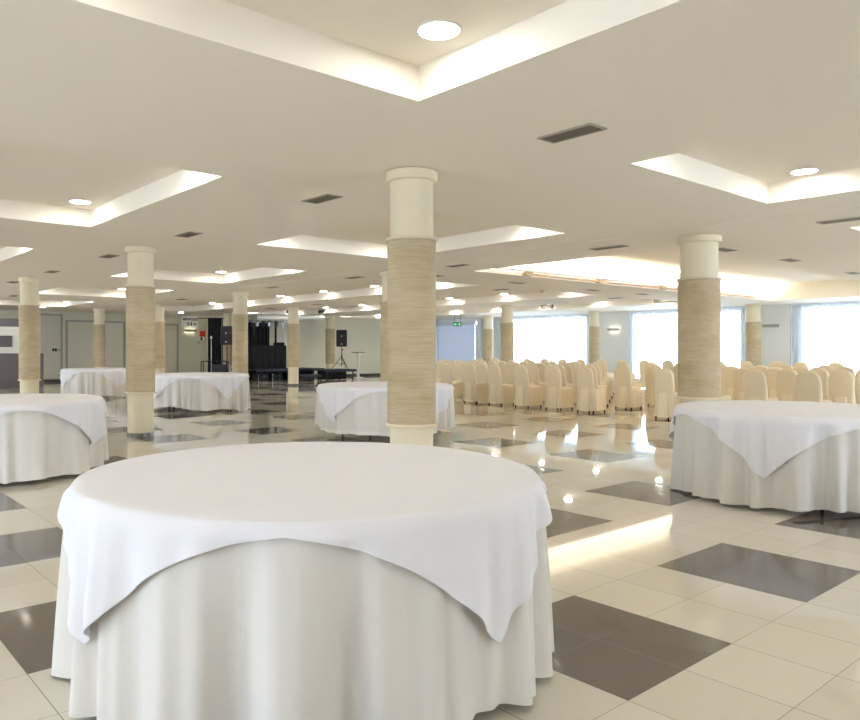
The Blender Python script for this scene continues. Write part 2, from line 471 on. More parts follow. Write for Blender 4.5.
for i, h in enumerate(troughs):
    for sx in (-1, 1):
        for k in range(7):
            lamp((h[0] + .27, 0, h[1] - .27)[sx + 1], 11.9 + 2.45 * k - (.35 if i else 0), H + REC,
                 'small downlight, %s ceiling trough, %s side, %s along it' % (tn[i], 'left' if sx < 0 else 'window',
                  ('nearest', 'second', 'third', 'fourth', 'fifth', 'sixth', 'farthest')[k]))
for (x, y, s) in ((5.16, 26.95, 'right of the far left column top'), (9.9, 27.4, 'left of the restroom sign'), (10.75, 27.4, 'just above the restroom sign')):
    lamp(x, y, H, 'small flush round downlight ' + s)

def make_vent(length=.46, width=.2, dark=False):
    t = thing('ceiling_vent', '', 'vent', (0, 0, 0), 0, 'rectangular vents in the ceiling')
    a, b = length / 2, width / 2
    bm = bmesh.new(); w = .018
    box(bm, -b, b, -a, -a + w, -.01, 0); box(bm, -b, b, a - w, a, -.01, 0)
    box(bm, -b, -b + w, -a + w, a - w, -.01, 0); box(bm, b - w, b, -a + w, a - w, -.01, 0)
    obj('frame', bm, M['grille'], t)
    bm = bmesh.new(); n = 16
    for k in range(n):
        y = -b + w + (2 * b - 2 * w) * (k + .5) / n
        box(bm, y - .003, y + .003, -a + w, a - w, -.008, -.001)
    box(bm, -b + w, b - w, -a + w, a - w, -.001, 0, 0)
    obj('louvres', bm, M['grilledark'], t)
    return t
v0 = make_vent(); vused = [0]
def vent(x, y, label, rz=0, sc_=(1, 1, 1)):
    z = H - (.0065 if 6.62 < x < 8.1 else .0005)
    if not vused[0]:
        vused[0] = 1; v0.location = (x, y, z); v0['label'] = label; return v0
    return dup(v0, (x, y, z), rz, label, None, sc_)
vent(1.96, 1.66, 'closest grey ceiling vent, up right of the closest column top')
vent(1.9, 4.68, 'grey ceiling vent just left of the closest column top')
vent(1.87, 7.76, 'small ceiling vent right of the left-of-centre column top')
vent(1.86, 10.76, 'small ceiling vent left of the left-of-centre column top')
vent(1.85, 13.92, 'small ceiling vent right of the far left column top')
vent(1.83, 16.9, 'small ceiling vent left of the far left column top')
vent(7.42, 1.62, 'long ceiling vent cut by the right edge of the picture', 0, (1, 1.5, 1))
vent(7.34, 4.84, 'ceiling vent left of the thick right column top', 0, (1, 1.25, 1))
vent(7.29, 7.97, 'ceiling vent right of the closest column, above its wrap')
vent(7.2, 10.97, 'ceiling vent left of the closest column wrap top')
vent(7.15, 14.25, 'ceiling vent right of the column by the left speaker')
vent(8.97, 3.85, 'ceiling vent just right of the thick right column', PI / 2)
vent(11.2, 3.75, 'ceiling vent above the warm recess, further right', PI / 2)
vent(14.5, 3.83, 'ceiling vent at the right edge above the warm recess', PI / 2)
vent(8.05 + .2, 9.61, 'thin ceiling vent right of the closest column neck', PI / 2)
vent(10.95, 9.62, 'thin ceiling vent under the left tip of the warm recess', PI / 2)
vent(12.1, 11.1, 'thin ceiling vent right below the warm recess tip')
vent(14.1, 9.7, 'thin ceiling vent between the tan detector and the thick column', PI / 2)
vent(16.4, 9.64, 'thin ceiling vent below the tan rail, nearer the thick column', PI / 2)
vent(17.2, 11.0, 'thin ceiling vent above the dark recessed grille')
vent(12.1, 14.8, 'far ceiling vent above the bright window, left part')
vent(12.05, 19.4, 'far ceiling vent above the stage, right of the column before it')
vent(12.05, 22.4, 'far ceiling vent above the stage, left of the column before it')
vent(7.3, 19.8, 'far ceiling vent above the restroom sign')
vent(2.95, 21.6, 'far ceiling vent between the two left ceiling coffers')

def detector(x, y, label):
    t = thing('smoke_detector', label, 'smoke detector', (x, y, H - .0005), 0, 'smoke detectors on the ceiling')
    obj('base', lathe(bmesh.new(), [(.06, 0), (.06, -.02), (.05, -.03)], 24), M['tan'], t, True, 40)
    obj('sensor', lathe(bmesh.new(), [(.04, -.031), (.042, -.06), (.025, -.085)], 24), M['tan'], t, True, 40)
detector(7.84 + .35, 10.9, 'small tan detector on the ceiling left of the closest column')
detector(13.1, 10.55, 'small tan detector on the ceiling below the warm recess')

# dark grilles in the recess side
def grille(label, x, ya, yb):
    t = thing('wall_grille', label, 'vent', (x, ya, H + .03), 0, 'dark grilles in the recess sides')
    bm = bmesh.new(); n = 5; L_ = yb - ya
    for k in range(n): box(bm, -.012, -.004, .02, L_ - .02, .02 + k * .03, .035 + k * .03)
    obj('slats', bm, M['grilledark'], t)
    obj('backing', bx(-.004, 0, 0, L_, 0, .17), M['grilledark'], t)
grille('long dark grille in the far ceiling recess left of the thick column', troughs[2][1], 10.66, 11.9)
grille('short dark grille in the far ceiling recess above the bright window', troughs[2][1], 16.1, 16.7)

# warm recess: rail and light strips --------------------------------------
t = thing('ceiling_rail', 'long tan rail along the edge of the warm glowing ceiling recess', 'rail', (0, 0, 0))
obj('rail', bx(9.75, 20.6, 8.38, 8.44, H + .012, H + .06, .004), M['rail'], t)
for x in (9.85, 12.5, 15.3, 18.0): obj('bracket', bx(x - .12, x + .12, 8.36, 8.46, H - .002, H + .075, .005), M['rail'], t)
for k, (y, s) in enumerate(((8.40, 'far'), (4.45, 'near'))):
    t = thing('light_strip', 'warm light strip hidden in the %s edge of the glowing ceiling recess' % s, 'light strip', (0, 0, 0), 0, 'light strips of the warm recess')
    bm = bx(8.6, 21.8, y - .05, y + .05, H + .08, H + .09)
    yl = y - .05 if k == 0 else y + .05
    box(bm, 8.6, 21.8, yl - .004, yl + .004, H + .08, H + .125)
    obj('channel', bm, M['lampring'], t)
    obj('diffuser', bx(8.6, 21.8, y - .025, y + .025, H + .09, H + .1), M['cove'], t)

# ------------------------------------------------------------------ tables
def fold_fn(seed, n=20):
    r = random.Random(seed)
    comps = [(n + k, r.uniform(0, 2 * PI), a) for k, a in ((0, .55), (-5, .4), (4, .35), (-9, .25), (9, .18))]
    warp = r.uniform(0, 2 * PI)
    def f(th):
        t2 = th + .06 * math.sin(3 * th + warp) + .03 * math.sin(7 * th + warp * 2)
        v = sum(a * math.sin(k * t2 + p + .7 * math.sin(k * t2 + p)) for k, p, a in comps)
        v = max(-1, min(1, v / 1.05))
        return math.copysign(abs(v) ** .8, v)
    return f
ZT = .785
def skirt_bm(R, seed, hem=.04, hemvar=.02):
    f = fold_fn(seed); bm = bmesh.new(); n = 420
    r = random.Random(seed + 9); p1, p2 = r.uniform(0, 6), r.uniform(0, 6)
    prof = [(.3, 0), (.6, 0), (.85, 0), (.95, 0), (.985, .001), (1.0, .006)]
    rings = [[bm.verts.new((R * s * math.cos(2 * PI * k / n), R * s * math.sin(2 * PI * k / n), ZT - .003 - dz)) for k in range(n)] for s, dz in prof]
    drops = [.02, .05, .09, .14, .2, .27, .35, .44, .53, .61, .68, 1]
    for d in drops:
        ring = []
        for k in range(n):
            th = 2 * PI * k / n
            hz = hem + hemvar * (math.sin(2 * th + p1) + .6 * math.sin(5 * th + p2))
            z = max(ZT - .003 - d, hz) if d < 1 else hz
            dd = ZT - z
            ring.append(bm.verts.new(((skirt_r(R, f, th, dd)) * math.cos(th), skirt_r(R, f, th, dd) * math.sin(th), z)))
        rings.append(ring)
    c = bm.verts.new((0, 0, ZT - .003))
    for k in range(n): bm.faces.new((c, rings[0][k], rings[0][(k + 1) % n]))
    for a, b in zip(rings, rings[1:]):
        for k in range(n): bm.faces.new((a[k], b[k], b[(k + 1) % n], a[(k + 1) % n]))
    return bm, f
def skirt_r(R, f, th, d):
    s = min(1, max(0, (d - .03) / .75))
    return R + .012 * min(1, d / .05) + .005 * s + .068 * (s ** .6) * f(th)
def overlay_bm(R, f, seed, rot, L=1.13):
    """square cloth laid over the round top; its corners hang down in folds"""
    r = random.Random(seed + 77); bm = bmesh.new()
    ntheta = 480; p = [r.uniform(0, 6) for _ in range(6)]
    def own(th, d):
        q = 13 * th + p[0] + .6 * math.sin(3 * th + p[1])
        v = (.5 + .5 * math.sin(q + .8 * math.sin(q))) ** 1.6
        v2 = .5 + .5 * math.sin(29 * th + p[2] + .5 * math.sin(5 * th))
        return (.030 * v + .012 * v2) * min(1, d / .32) ** .8
    def pt(th, s):
        if s <= R: return (s * math.cos(th), s * math.sin(th), ZT + .001 - .006 * max(0, (s / R - .97) / .03) ** 2)
        d = s - R
        # arc at the table edge, then straight down with a slight outward lean
        rr = skirt_r(R, f, th, d) + .014 * min(1, d / .04) + own(th, d)
        crush = 1 - .03 * min(1, d / .5)
        return (rr * math.cos(th), rr * math.sin(th), ZT - .006 - (d - .004) * crush)
    fr = [.3, .55, .75, .87, .95, .985, 1.0]
    def edge(th):
        a = (th - rot + PI / 4) % (PI / 2) - PI / 4      # 0 at side middle
        s = L / math.cos(a)
        k = abs(a) / (PI / 4)
        return s - .05 * k ** 10 - .06 * (1 - k)
    outer = [.04, .1, .18, .27, .37, .48, .6, .72, .83, .92, .985, 1.0]
    rings = []
    thl = []
    # put vertices exactly on the corners
    for k in range(ntheta): thl.append(rot + PI / 4 + 2 * PI * k / ntheta)
    for q in fr: rings.append([bm.verts.new(pt(th, R * q)) for th in thl])
    for q in outer: rings.append([bm.verts.new(pt(th, R + max(.012, edge(th) - R) * q)) for th in thl])
    c = bm.verts.new((0, 0, ZT + .001))
    for k in range(ntheta): bm.faces.new((c, rings[0][k], rings[0][(k + 1) % ntheta]))
    for a, b in zip(rings, rings[1:]):
        for k in range(ntheta): bm.faces.new((a[k], b[k], b[(k + 1) % ntheta], a[(k + 1) % ntheta]))
    return bm
def table(x, y, R, seed, rot, where, hem=.04, hemvar=.02, legrot=.4, L=1.13):
    t = thing('banquet_table', 'round folding banquet table under white cloths, ' + where, 'table', (x, y, 0), 0, 'round banquet tables')
    obj('tabletop', lathe(bmesh.new(), [(R - .02, .74), (R - .012, .744), (R - .012, .774), (R - .02, .778)], 64), M['wood'], t, True, 40)
    for k in range(4):
        a = legrot + k * PI / 2 + (.35 if k % 2 else -.35)
        p = Vector((math.cos(a) * R * .68, math.sin(a) * R * .68, 0))
        bm = tube(bmesh.new(), (p.x, p.y, .012), (p.x * .96, p.y * .96, .739), .014, 10)
        lathe(bm, [(.018, 0), (.018, .02)], 12, p.x, p.y)
        obj('leg', bm, M['leg'], t, True, 40)
    for k in (0, 2):
        A = []
        for q in (k, k + 1):
            a = legrot + (q % 4) * PI / 2 + (.35 if q % 2 else -.35)
            A.append(Vector((math.cos(a) * R * .672, math.sin(a) * R * .672, .18)))
        obj('brace', tb(A[0], A[1], .01), M['leg'], t, True, 40)
    bm, f = skirt_bm(R, seed, hem, hemvar)
    s = obj('tablecloth', bm, M['cloth'], None, True); s.location = (x, y, 0)
    tag(s, 'floor-length white pleated tablecloth on the table ' + where, 'tablecloth', 'floor-length tablecloths')
    o_ = obj('table_overlay', overlay_bm(R, f, seed, rot, L), M['overcloth'], None, True); o_.location = (x, y, 0)
    tag(o_, 'square white overlay cloth with hanging corners on the table ' + where, 'table overlay', 'square overlay cloths')
    md = o_.modifiers.new('thickness', 'SOLIDIFY'); md.thickness = .0025; md.offset = 1
TH = .6907
def camang(deg):            # direction given relative to the hall's diagonal
    return math.radians(deg) - TH
table(-.621, 1.188, .985, 11, camang(0), 'nearest the viewer', .035, .015, .4, 1.09)
table(4.749, 1.2, 1.02, 23, camang(2), 'at the right edge', .03, .02)
table(-.568, 7.164, 1.02, 35, camang(38), 'at the left edge', .05, .02)
table(4.807, 7.107, 1.02, 41, camang(-2), 'behind the closest column', .13, .03, .9)
table(4.827, 13.448, 1.02, 57, camang(0), 'below the left speaker', .06, .05, .2)
table(4.699, 19.391, 1.02, 63, camang(0), 'farthest back at left', .06, .04, .5)

# ------------------------------------------------------------------ chairs
def chair_cover_back():
    """upholstered back with rounded top, flat rear panel, slightly waisted"""
    bm = bmesh.new(); rings = []
    # (z, xc, half thickness, half width)
    prof = [(.46, -.205, .05, .2), (.52, -.212, .044, .197), (.6, -.222, .04, .198), (.7, -.236, .037, .2), (.78, -.247, .035, .2), (.84, -.256, .034, .193),
            (.885, -.262, .033, .176), (.92, -.267, .031, .15), (.945, -.270, .028, .115), (.961, -.272, .022, .075), (.969, -.272, .01, .03)]
    n = 20
    for z, xc, ht, hw in prof:
        ring = []
        for k in range(n):
            a = 2 * PI * k / n; c, s = math.cos(a), math.sin(a)
            e = .35
            ring.append(bm.verts.new((xc + ht * math.copysign(abs(c) ** .7, c), hw * math.copysign(abs(s) ** e, s), z)))
        rings.append(ring)
    for a, b in zip(rings, rings[1:]):
        for k in range(n): bm.faces.new((a[k], a[(k + 1) % n], b[(k + 1) % n], b[k]))
    bm.faces.new(rings[0][::-1]); bm.faces.new(rings[-1])
    return bm
def chair_cover_seat(seed=3):
    bm = bmesh.new(); rings = []; n = 96; r = random.Random(seed)
    p = [r.uniform(0, 6) for _ in range(4)]
    prof = [(.492, .12), (.492, .6), (.49, .85), (.482, .95), (.462, 1.0), (.42, 1.0), (.34, 1.01), (.25, 1.03), (.16, 1.055), (.09, 1.08), (.045, 1.095)]
    for z, s in prof:
        ring = []
        for k in range(n):
            a = 2 * PI * k / n; c, q = math.cos(a), math.sin(a); e = .36
            hx, hy = .245, .212
            x = hx * math.copysign(abs(c) ** e, c); y = hy * math.copysign(abs(q) ** e, q)
            d = max(0, (.46 - z) / .43)
            # drapery: diagonal swags on the sides
            w = math.sin(11 * a + p[0] + z * 9) * .5 + math.sin(17 * a + p[1] - z * 14) * .35 + .3 * math.sin(29 * a + p[2])
            k2 = 1 + (.075 * w) * d ** .8
            x = x * s * k2 + .0; y = y * s * k2
            ring.append(bm.verts.new((x, y, z)))
        rings.append(ring)
    for a, b in zip(rings, rings[1:]):
        for k in range(n): bm.faces.new((a[k], a[(k + 1) % n], b[(k + 1) % n], b[k]))
    bm.faces.new(rings[0])
    return bm
def pleat_bm():
    bm = bmesh.new()
    zs = [.5, .3, .035]; hw = [.085, .092, .1]
    A = []
    for z, w in zip(zs, hw):
        x = -.272 - (.5 - z) * .06
        A.append([bm.verts.new((x + dx, y, z)) for y, dx in ((-w, .014), (-w * .96, -.004), (-w * .4, -.002), (w * .3, -.006), (w * .96, -.003), (w, .014))])
    for a, b in zip(A, A[1:]):
        for k in range(5): bm.faces.new((a[k], a[k + 1], b[k + 1], b[k]))
    return bm
def make_chair():
    t = thing('banquet_chair', '', 'chair', (0, 0, 0), 0, 'covered chairs set out in rows')
    obj('back_cover', chair_cover_back(), M['cover'], t, True, 60)
    obj('seat_cover', chair_cover_seat(), M['cover'], t, True, 60)
    obj('rear_pleat', pleat_bm(), M['pleat'], t)
    for sx in (-1, 1):
        for sy in (-1, 1):
            obj('leg', tb((sx * .222, sy * .188, 0), (sx * .19, sy * .16, .3), .016, 8), M['blackmetal'], t, True, 40)
    return t
chair0 = make_chair(); cused = [0]
def ym(m):
    tabl = {-1: 6.87, -2: 5.97, -3: 5.11, -4: 4.27, -5: 3.41, -6: 2.55, -7: 1.7}
    return tabl[m] if m < 0 else 7.79 + .865 * m
ordn = ['first', 'second', 'third', 'fourth', 'fifth', 'sixth', 'seventh', 'eighth', 'ninth', 'tenth', 'eleventh', 'twelfth', 'thirteenth', 'fourteenth', 'fifteenth']
def project(x, y, z):
    dx, dy = x + 2.484, y + 1.527
    w = dx * math.sin(TH) + dy * math.cos(TH); r = dx * math.cos(TH) - dy * math.sin(TH)
    return 377.6 + 734.2 * r / w
rows = [(k, 10.62 + 1.39 * k) for k in range(5)] + [(6, 20.1)]
rowlab = {0: 'row nearest the viewer', 1: 'second row from the viewer', 2: 'third row from the viewer', 3: 'fourth row from the viewer', 4: 'fifth row from the viewer', 6: 'last row by the windows'}
for k, xr in rows:
    left = 0; right = 0
    for m in list(range(0, 15)) + list(range(-1, -8, -1)):
        y = ym(m); x = xr + .045 * (y - 7)
        if k == 6 and m < 0: y += .25
        if m == -1 and k in (0, 1, 2): continue
        # what stands outside the photograph is left out
        px = project(x, y, .5)
        if px < 432 or px > 880: continue
        if m >= 0: left += 1; lab = 'cream covered chair, %s left of the aisle, %s' % (ordn[left - 1], rowlab[k])
        else: right += 1; lab = 'cream covered chair, %s right of the aisle, %s' % (ordn[right - 1], rowlab[k])
        cx_, cy_ = x + .27 + random.uniform(-.02, .02), y - .215 + random.uniform(-.015, .015)
        rz = math.radians(random.uniform(-3, 3))
        if not cused[0]:
            cused[0] = 1; chair0.location = (cx_, cy_, 0); chair0.rotation_euler = (0, 0, rz); chair0['label'] = lab
        else: dup(chair0, (cx_, cy_, 0), rz, lab)

# ------------------------------------------------------------------ back of the hall
# grey reception unit at far left
t = thing('reception_unit', 'slate grey reception unit with a white band at far left', 'reception unit', (0, 0, 0))
obj('lower_cabinet', bx(1.2, 5.06, 26.4, 27.3, 0, 1.19, .01), M['grey'], t)
bm = bmesh.new()
box(bm, 1.2, 4.92, 26.45, 27.2, 1.19, 1.41); box(bm, 1.2, 4.92, 26.45, 27.2, 1.81, 2.12)
box(bm, 4.07, 4.92, 26.45, 27.2, 1.41, 1.81)
obj('white_band', bm, M['white'], t)
obj('recess', bx(1.2, 4.07, 26.6, 27.2, 1.41, 1.81), M['grey'], t)
obj('upper_panel', bx(1.2, 4.92, 26.45, 27.2, 2.12, 2.4), M['grey'], t)
obj('edge_strip', bx(4.92, 4.98, 26.5, 27.2, 1.19, 2.36), M['white'], t)

def text_mesh(s, size, m, parent, loc, rot, name='lettering', ext=.002):
    cu = bpy.data.curves.new('t', 'FONT'); cu.body = s; cu.size = size; cu.extrude = ext; cu.offset = .006; cu.space_character = 1.08; cu.align_x = 'CENTER'; cu.align_y = 'CENTER'
    tmp = bpy.data.objects.new('t', cu); C.objects.link(tmp)
    dg = bpy.context.evaluated_depsgraph_get(); me = bpy.data.meshes.new_from_object(tmp.evaluated_get(dg))
    bpy.data.objects.remove(tmp); me.materials.clear(); me.materials.append(m); me.name = name
    o_ = bpy.data.objects.new(name, me); link(o_, parent); o_.location = loc; o_.rotation_euler = rot
    return o_
# restroom sign
t = thing('wall_sign', 'white sign reading SERVICIOS above the lit wall lamp on the left', 'sign', (12.47, YB, 2.62))
obj('panel', bx(-.42, .42, -.02, -.001, -.24, .24), M['signwhite'], t)
text_mesh('SERVICIOS', .15, M['signblack'], t, (0, -.022, .1), (PI / 2, 0, 0))
for x0, w in ((-.1, 0), (.06, 1)):
    bm = bmesh.new(); 
    tube(bm, (x0, -.028, -.035), (x0, -.02, -.035), .022, 12)
    if w: 
        vs = [bm.verts.new((x0 + dx, -.024, z)) for dx, z in ((-.015, -.06), (.015, -.06), (.045, -.15), (-.045, -.15))]; bm.faces.new(vs)
    else: box(bm, x0 - .028, x0 + .028, -.026, -.021, -.145, -.06)
    box(bm, x0 - .022, x0 - .006, -.026, -.021, -.2, -.145); box(bm, x0 + .006, x0 + .022, -.026, -.021, -.2, -.145)
    obj('pictogram', bm, M['signblack'], t)
bm = bmesh.new(); vs = [bm.verts.new(v) for v in ((.2, -.024, -.06), (.31, -.024, -.115), (.2, -.024, -.17))]; bm.faces.new(vs)
obj('arrow', bm, M['signblack'], t)

def sconce(label, loc, rz, lit=True):
    t = thing('wall_lamp', label, 'wall lamp', loc, rz, 'slim wall lamps')
    obj('body', bx(-.27, .27, -.1, -.035, -.024, .024, .004), M['doorframe'], t)
    obj('front_lip', bx(-.275, .275, -.112, -.101, -.05, .05, .003), M['doorframe'], t)
    obj('bracket', bx(-.08, .08, -.036, -.001, -.025, .025), M['steel'], t)
    if lit:
        obj('lamp_lens', bx(-.25, .25, -.092, -.045, .025, .03), M['sconceglow'], t)
        obj('lamp_lens', bx(-.25, .25, -.092, -.045, -.03, -.025), M['sconceglow'], t)
sconce('slim wall lamp glowing up and down under the SERVICIOS sign', (12.45, YB, 2.2), 0)
sconce('slim wall lamp glowing up and down between two bright windows', (XW, 15.62, 2.15), -PI / 2)
sconce('unlit slim grey wall lamp at right beside the last column', (XW, 9.45, 2.15), -PI / 2, False)

t = thing('fire_alarm', 'small red alarm box with a white and black plate below, beside the black drapes', 'fire alarm', (13.08, YB, 2.05))
obj('housing', bx(-.12, .12, -.07, -.001, -.12, .14), M['red'], t)
obj('plate', bx(-.1, .1, -.05, -.001, -.3, -.13), M['signwhite'], t)
obj('plate_mark', bx(-.1, -.02, -.055, -.05, -.3, -.14), M['signblack'], t)
t = thing('light_switch', 'small grey switch on the wall under the lit lamp', 'switch', (12.9, YB, 1.65))
obj('switch_plate', bx(-.04, .04, -.012, -.001, -.05, .05, .003), M['doorframe'], t)
obj('rocker', bx(-.02, .02, -.018, -.012, -.03, .03), M['grilledark'], t)

# exit sign hung from the ceiling near the blind
t = thing('exit_sign', 'green exit sign hanging on two rods before the grey-blue blind', 'exit sign', (19.5, 19.87, 0), -TH)
obj('housing', bx(-.17, .17, -.03, .03, 2.29, 2.45, .004), M['green'], t)
for x in (-.12, .12): obj('rod', tb((x, 0, 2.45), (x, 0, H + REC - .001), .008), M['blackmetal'], t)
bm = bmesh.new()
box(bm, -.13, -.05, -.034, -.031, 2.33, 2.41); box(bm, .05, .12, -.034, -.031, 2.325, 2.415)
obj('pictogram', bm, M['exitwhite'], t)
bm = bmesh.new(); vs = [bm.verts.new(v) for v in ((-.03, -.033, 2.39), (-.03, -.033, 2.35), (.03, -.033, 2.37))]; bm.faces.new(vs)
obj('arrow', bm, M['exitwhite'], t)

# stage decks -----------------------------------------------------------
def platform(label, x0, x1, y0, y1, z, legs, cross=False):
    t = thing('stage_platform', label, 'stage platform', (0, 0, 0), 0, 'stage platforms')
    obj('deck', bx(x0, x1, y0, y1, z - .06, z, .005), M['deck'], t)
    obj('edge_frame', bx(x0 - .01, x1 + .01, y0 - .015, y0, z - .1, z - .01), M['deckedge'], t)
    for (x, y) in legs: obj('leg', tb((x, y, 0), (x, y, z - .06), .03), M['blackmetal'], t, True, 40)
    if cross:
        for x in (x0 + .15, x1 - .15): obj('cross_brace', tb((x, y0 + .1, .05), (x - .5 if x > (x0 + x1) / 2 else x + .5, y0 + .1, z - .08), .014), M['blackmetal'], t)
    return t
pl_ = platform('wide dark stage platform carrying the black draped block', 12.95, 16.4, 25.0, 27.2, .5, [(x, y) for x in (13.1, 14.1, 15.2, 16.3) for y in (25.15, 27.0)], True)
obj('black_panel', bx(12.97, 16.35, 25.85, 25.88, .02, .44), M['blackcloth'], pl_)  # plain black panel closing off the space under the deck
pl_ = platform('smaller dark stage platform under the right-hand speaker', 15.55, 17.2, 23.75, 24.95, .47, [(x, y) for x in (15.7, 17.1) for y in (23.85, 24.85)], True)
obj('black_panel', bx(15.6, 17.15, 24.4, 24.42, .02, .41), M['blackcloth'], pl_)  # same black panel under the smaller deck
platform('low dark blue step in front of the stage', 14.5, 15.5, 23.95, 24.8, .26, [(x, y) for x in (14.6, 15.4) for y in (24.05, 24.7)])
# equipment under the stage
for k, (x, y, w) in enumerate(((13.4, 25.45, .5), (14.1, 25.5, .55), (14.9, 25.45, .5))):
    t = thing('equipment_case', 'black case stored under the wide stage, %s of three' % ('leftmost', 'middle one', 'rightmost')[k], 'case', (x, y, 0), .1 * k, 'cases under the stage')
    obj('body', bx(-w / 2, w / 2, -.25, .25, 0, .3, .01), M['plastic'], t)
    obj('corner_trim', bx(-w / 2 - .004, -w / 2 + .03, -.256, -.25, .01, .29), M['steel'], t)
    obj('handle', tb((-.08, -.265, .2), (.08, -.265, .2), .012), M['steel'], t)

# draped black block on the stage
def drape_block(w, d, h, seed, amp=.02):
    bm = bmesh.new(); n = 120; rings = []; r = random.Random(seed); p = r.uniform(0, 6)
    per = []
    for k in range(n):
        s = k / n * 4; i = int(s); q = s - i
        pts = [(-w / 2, -d / 2), (w / 2, -d / 2), (w / 2, d / 2), (-w / 2, d / 2), (-w / 2, -d / 2)]
        a, b = pts[i], pts[i + 1]; per.append((a[0] + (b[0] - a[0]) * q, a[1] + (b[1] - a[1]) * q))
    for z in (h, h * .97, h * .6, h * .3, 0):
        g = amp * (1 - z / h)
        rings.append([bm.verts.new((x * (1 + g * math.sin(k * .9 + p + z * 3)), y * (1 + g * 2 * math.sin(k * 1.1 + p)), z)) for k, (x, y) in enumerate(per)])
    for a, b in zip(rings, rings[1:]):
        for k in range(n): bm.faces.new((a[k], a[(k + 1) % n], b[(k + 1) % n], b[k]))
    bm.faces.new(rings[0])
    return bm
t = thing('draped_block', 'large black cloth-covered block on the stage', 'draped block', (13.85, 25.75, .5))
obj('drape', drape_block(1.55, .8, 1.0, 5, .03), M['blackcloth'], t, True, 50)
obj('raised_end', bx(.55, .77, -.3, .3, 1.0, 1.13, .02), M['blackcloth'], t)
# lighting truss with black backdrop behind the block
t = thing('backdrop_stand', 'black backdrop curtains hanging from a bar above the stage', 'backdrop', (0, 0, 0))
obj('bar', tb((13.0, 26.5, 2.55), (15.3, 26.5, 2.55), .03), M['steel'], t, True, 40)
for x in (13.1, 15.2): obj('upright', tb((x, 26.5, .5), (x, 26.5, 2.62), .025), M['steel'], t, True, 40)
def ydrape(x0, x1, y, z0, z1, seed, amp=.04):
    bm = curtain_mesh(x1 - x0, z0, z1, .2, amp, seed)
    for v in bm.verts: v.co = Vector((x0 + v.co.y, y + v.co.x, v.co.z))
    return bm
obj('curtain', ydrape(13.05, 14.5, 26.5, .52, 2.5, 4), M['blackcloth'], t, True)
obj('curtain', ydrape(14.75, 14.88, 26.5, .52, 2.5, 5), M['blackcloth'], t, True)
for k, x in enumerate((13.2, 13.5, 13.8, 14.1, 14.4, 14.75, 15.05)):
    s = thing('spotlight', 'small stage spotlight on the bar over the black drapes, %s from the left' % ordn[k], 'spotlight', (x, 26.38, 2.55), .3 * (k % 3 - 1), 'spotlights on the stage bar')
    obj('can', lathe(bmesh.new(), [(.05, -.22), (.07, -.2), (.075, -.03), (.04, .0)], 16), M['lampblack'] if k % 2 else M['steel'], s, True, 40)
    obj('yoke', bx(-.085, .085, -.012, .012, -.02, .03), M['blackmetal'], s)
t = thing('projection_screen', 'long white roller screen case hanging below the ceiling over the stage', 'projection screen', (0, 0, 0))
obj('case', tb((13.1, 25.15, 2.66), (15.6, 23.9, 2.66), .09, 20), M['silver'], t, True, 40)
for p in ((13.2, 25.02), (15.4, 24.03)): obj('hanger', tb((p[0], p[1], 2.74), (p[0], p[1], H + REC - .001 if p[0] < 15.87 and p[0] > 13.22 else H - .001), .008), M['blackmetal'], t)
for x, y, s in ((13.6, 23.5, 'left'), (14.6, 22.7, 'right')):
    t = thing('ceiling_spotlight', 'small black spotlight under the ceiling, %s of the column before the stage' % s, 'spotlight', (x, y, H + REC - .001), .5, 'ceiling spotlights over the stage')
    obj('stem', tb((0, 0, 0), (0, 0, -.2), .012), M['blackmetal'], t)
    obj('head', tb((-.16, 0, -.26), (.14, 0, -.22), .07, 16), M['lampblack'], t, True, 40)

# tall black drapes and rack left of the column
t = thing('backdrop_stand', 'tall black drapes on a bar right of the red box', 'backdrop', (0, 0, 0))
obj('bar', tb((10.95, 26.29, 2.6), (11.78, 25.6, 2.6), .02), M['blackmetal'], t)
bm = curtain_mesh(.56, .15, 2.58, .14, .05, 8)
R_ = Matrix.Rotation(-PI / 2 - TH, 4, 'Z')
for v in bm.verts: v.co = R_ @ v.co + Vector((11.29, 26.0, 0))
obj('curtain', bm, M['blackcloth'], t, True)
for p in ((11.3, 26.0), (11.74, 25.63)): obj('upright', tb((p[0], p[1], 0), (p[0], p[1], 2.62), .02), M['blackmetal'], t)
t = thing('equipment_trolley', 'low black tube trolley with gear in front of the tall black drapes', 'trolley', (11.25, 25.35, 0), -TH)
for x in (-.5, .5):
    for y in (-.2, .2): obj('post', tb((x, y, .02), (x, y, .85), .018), M['blackmetal'], t)
bm = bmesh.new()
for z in (.3, .85):
    for y in (-.2, .2): tube(bm, (-.5, y, z), (.5, y, z), .016)
    for x in (-.5, .5): tube(bm, (x, -.2, z), (x, .2, z), .016)
obj('rails', bm, M['blackmetal'], t)
obj('gear', bx(-.1, .48, -.17, .17, .3, .72, .02), M['plastic'], t)
t = thing('microphone_stand', 'thin silver stand in front of the tall black drapes', 'stand', (11.3, 25.75, 0))
obj('pole', tb((0, 0, .03), (0, 0, 1.75), .014), M['silver'], t)
obj('base', lathe(bmesh.new(), [(.15, 0), (.15, .02), (.02, .04)], 24), M['blackmetal'], t)
obj('head', lathe(bmesh.new(), [(.03, 1.75), (.045, 1.8), (.03, 1.87)], 16), M['silver'], t, True, 40)

